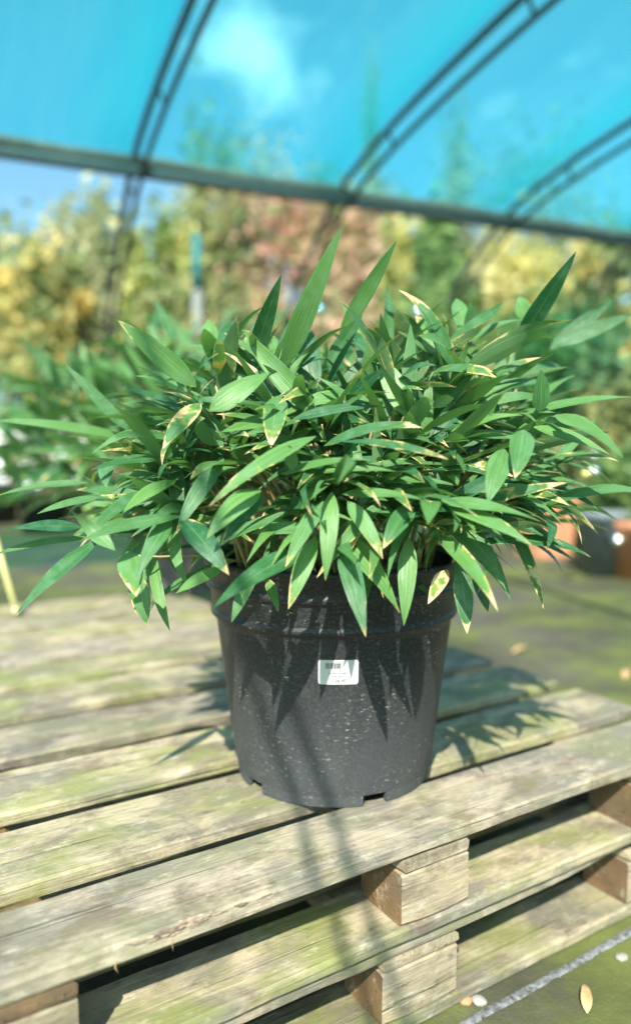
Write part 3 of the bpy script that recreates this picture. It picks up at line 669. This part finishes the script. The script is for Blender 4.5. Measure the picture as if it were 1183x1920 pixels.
# ------------------------------------------------------------------ nursery things around
def tapered_pot(label, loc, r0, r1, h, mat, group=None, seg=40, square=False):
    root = empty('plant_pot', loc, label, 'plant pot', group)
    sg = 4 if square else seg
    prof = [(r0 * .9, .012), (r0, 0), (r0 + (r1 - r0) * .84, h * .86), (r1 * 1.05, h * .865), (r1 * 1.07, h * .99), (r1 * 1.04, h), (r1 * .97, h * .99), (r1 * .93, h * .86)]
    V, F = lathe(prof, sg); o = mesh('body', V, F, mat, root, rot=(0, 0, R(45 + 20) if square else 0), smooth=not square)
    if square:
        m = o.modifiers.new('soft', 'BEVEL'); m.width = .012; m.segments = 2
    V, F = lathe([(.001, h * .88), (r1 * .94, h * .87)], sg); mesh('soil', V, F, SOIL, root, rot=(0, 0, R(65) if square else 0), smooth=False)
    return root
def gat(px, py, d=None):                              # a point of the ground
    v = (py - CY) * math.cos(PITCH) + FPX * math.sin(PITCH); w = FPX * math.cos(PITCH) - (py - CY) * math.sin(PITCH); d = CAM.z * w / v
    return Vector(((px - CX) / w * d, d, 0))
p = gat(1030, 1048); tapered_pot('square terracotta pot on the concrete right of the bamboo', p + Vector((0, .16, 0)), .20, .235, .44, TERRA, square=True)
p = gat(1143, 1085); gp = tapered_pot('blue grey plastic pot standing near the right edge', p + Vector((0, .14, 0)), .125, .17, .42, plain('blue_grey_plastic', (.17, .205, .24), .55))
p = gat(1098, 1035); tapered_pot('low black pot between the terracotta and the grey pot', p + Vector((0, .16, 0)), .17, .20, .30, BLACKP)
p = gat(1205, 1090); tapered_pot('round terracotta pot cut by the right edge', p + Vector((0, .14, 0)), .13, .16, .36, TERRA)
tree('shrub', 'dark green bush growing in the pot at the right edge', 1165, 835, 985, 120, 4.85, 'green', 51, n=2600, leaf=.035, cat='shrub')
glint(gp, 1157, 1013, gp.location.y - .17, .04)  # added glint ball at the pot, only for its highlight
# bench behind the right pots
bl = gat(1085, 1010); bn = empty('potting_bench', bl, 'pale slatted potting bench behind the terracotta pot', 'bench')
for i in range(5): mesh('slat', *box(-.45, .75, i * .13, i * .13 + .11, .50, .53), WHITEW, bn, smooth=False)
for x in (-.42, .70):
    for y in (.03, .58): mesh('leg', *box(x, x + .05, y, y + .05, 0, .4995), GREYP, bn, smooth=False)
# left side: white wall, dark pots in a row, pale path
wl = at(190, 800, 14.0); wall = empty('low_wall', (wl.x, 14, 0), 'low white wall with a teal screen above it, far behind on the left', 'wall')
mesh('face', *box(-9, 0, 0, .2, 0, 1.10), WHITEW, wall, smooth=False); mesh('coping', *box(-9.05, .05, -.04, .24, 1.1005, 1.17), GREYP, wall, smooth=False)
for i in range(6): mesh('screen_panel', *box(-9 + 1.5 * i + .03, -7.5 + 1.5 * i - .03, .06, .10, 1.1705, 1.95), plain('teal_screen', (.20, .46, .47), .7) if i == 0 else bpy.data.materials['teal_screen'], wall, smooth=False)
for i in range(7): mesh('screen_post', *box(-9.02 + 1.5 * i, -8.98 + 1.5 * i, .05, .11, 1.1705, 2.0), GREYP, wall, smooth=False)
for i, (px, py, rr, hh, m_, lb) in enumerate(((-20, 985, .25, .42, BLACKP, 'black pot at the far left edge of the picture'), (70, 1000, .24, .40, BLACKP, 'black pot second from the left edge'), (150, 975, .24, .42, GREYP, 'grey pot third from the left edge'), (225, 985, .22, .40, BLACKP, 'black pot left of the rear bamboo pot'))):
    q = gat(px, py); tapered_pot(lb, q + Vector((0, .2, 0)), rr * .8, rr, hh, m_, 'pots in a row on the left')
pm = NT('pale_paving'); g_ = pm.add('NewGeometry'); n_ = pm.noise(g_.outputs['Position'], 1.4, 6, .6); pm.link(pm.mix(n_, (.42, .38, .33), (.62, .58, .52)), pm.b.inputs['Base Color']); pm.b.inputs['Roughness'].default_value = .9
tag(mesh('path', [(-14, 9.6, .004), (-3.0, 9.6, .004), (-3.6, 13.9, .004), (-16, 13.9, .004)], [(0, 1, 2, 3)], pm.m, smooth=False), kind='structure')
# teal post, cane, leaves, strap, pebbles
tpst = at(370, 545, 8.2); post = empty('net_post', (tpst.x, 8.2, 0), 'teal post with a pale foot behind the bamboo', 'post')
mesh('pole', *tube([Vector((0, 0, tpst.z)), Vector((0, 0, at(370, 440, 8.2).z))], .05, 12), plain('teal_paint', (.015, .15, .16), .6), post)
mesh('sleeve', *tube([Vector((0, 0, 0)), Vector((0, 0, tpst.z - .001))], .056, 12), plain('pale_sleeve', (.17, .19, .18), .7), post)
cb_ = at(32, 1166, 2.42); cb_.z = .2905; ct = at(-22, 960, 2.5)
ca = empty('bamboo_cane', cb_, 'pale yellow cane leaning at the left edge on the pallets', 'cane')
mesh('shaft', *tube([Vector((0, 0, .010)), (ct - cb_) * .5, ct - cb_, (ct - cb_) * 1.6], [.0085, .009, .009, .009], 10), plain('cane_yellow', (.62, .58, .26), .5, var=.15), ca)
mesh('tip', *lathe([(.0005, .0), (.009, .003), (.012, .010), (.010, .018), (.0005, .021)], 14), plain('cane_tip', (.70, .66, .34), .5, var=.1), ca)
PEB = plain('chalky_stone', (.26, .25, .23), .9, var=.3, scale=80)
def dryleaf(px, py, L, W, yaw, label, z=.004, seed=1):
    q = gat(px, py); V, F, UV = leaf_geo(Vector((0, 0, 0)), Vector((L * math.cos(yaw), L * math.sin(yaw), .012)), W, Vector((0, 0, 1)), arch=.2, fold=.45, seed=seed, tipcurl=.3)
    o = mesh('fallen_leaf', V, F, STRAW, None, q + Vector((0, 0, z))); tag(o, label, 'leaf')
dryleaf(1100, 1905, .052, .016, R(75), 'curled tan leaf on the concrete in the bottom right corner', seed=3)
dryleaf(1165, 1672, .05, .03, R(160), 'brown leaf lying by the pallet at the right edge', seed=4, z=.03)
dryleaf(960, 1226, .10, .03, R(20), 'large brown leaf on the mossy ground right of the pot', seed=6)
dryleaf(1170, 1275, .08, .03, R(60), 'tan leaf on the mossy ground at the right edge', seed=7)
for k, (px, py, s, m_, lb) in enumerate(((897, 1880, .010, PEB, 'white angular pebble beside the lower pallet block'), (873, 1880, .008, TERRA, 'small reddish pebble next to the white one'), (1165, 1797, .009, PEB, 'flat white pebble near the right edge of the concrete'))):
    q = gat(px, py); bm = bmesh.new(); bmesh.ops.create_icosphere(bm, subdivisions=2, radius=s)
    for v in bm.verts: v.co = Vector((v.co.x * 1.2, v.co.y, v.co.z * .55)) * (1 + .35 * noise.noise(v.co * 90 + Vector((k * 5, 0, 0))))
    me = bpy.data.meshes.new('pebble'); bm.to_mesh(me); bm.free(); me.materials.append(m_); o = bpy.data.objects.new('pebble', me); o.location = q + Vector((0, 0, s * .35)); col.objects.link(o); tag(o, lb, 'pebble')
a, b = gat(860, 1932), gat(1230, 1722); V, F = [], []
n = 60; dv = (b - a).normalized(); sv_ = Vector((-dv.y, dv.x, 0))
for i in range(n + 1):
    p = a + (b - a) * (i / n); w = .0075 + .0012 * noise.noise(Vector((i * .7, 1, 0))) + .003 * noise.noise(Vector((i * 1.9, 3, 0)))
    off = sv_ * (.003 * noise.noise(Vector((i * .08, 5, 0))))
    for q, z in ((-1, .003), (-.5, .0045), (.5, .005), (1, .003)): V.append(p + off + sv_ * (q * w) + Vector((0, 0, z + .0004 * noise.noise(Vector((i * .9, q, 2))))))
for i in range(n):
    for k in range(3): q = i * 4 + k; F.append((q, q + 4, q + 5, q + 1))
tag(mesh('packing_strap', V, F, plain('grey_strap', (.15, .16, .165), .8, var=.8, scale=110)), 'frayed pale grey strap lying on the concrete in the bottom right', 'strap')
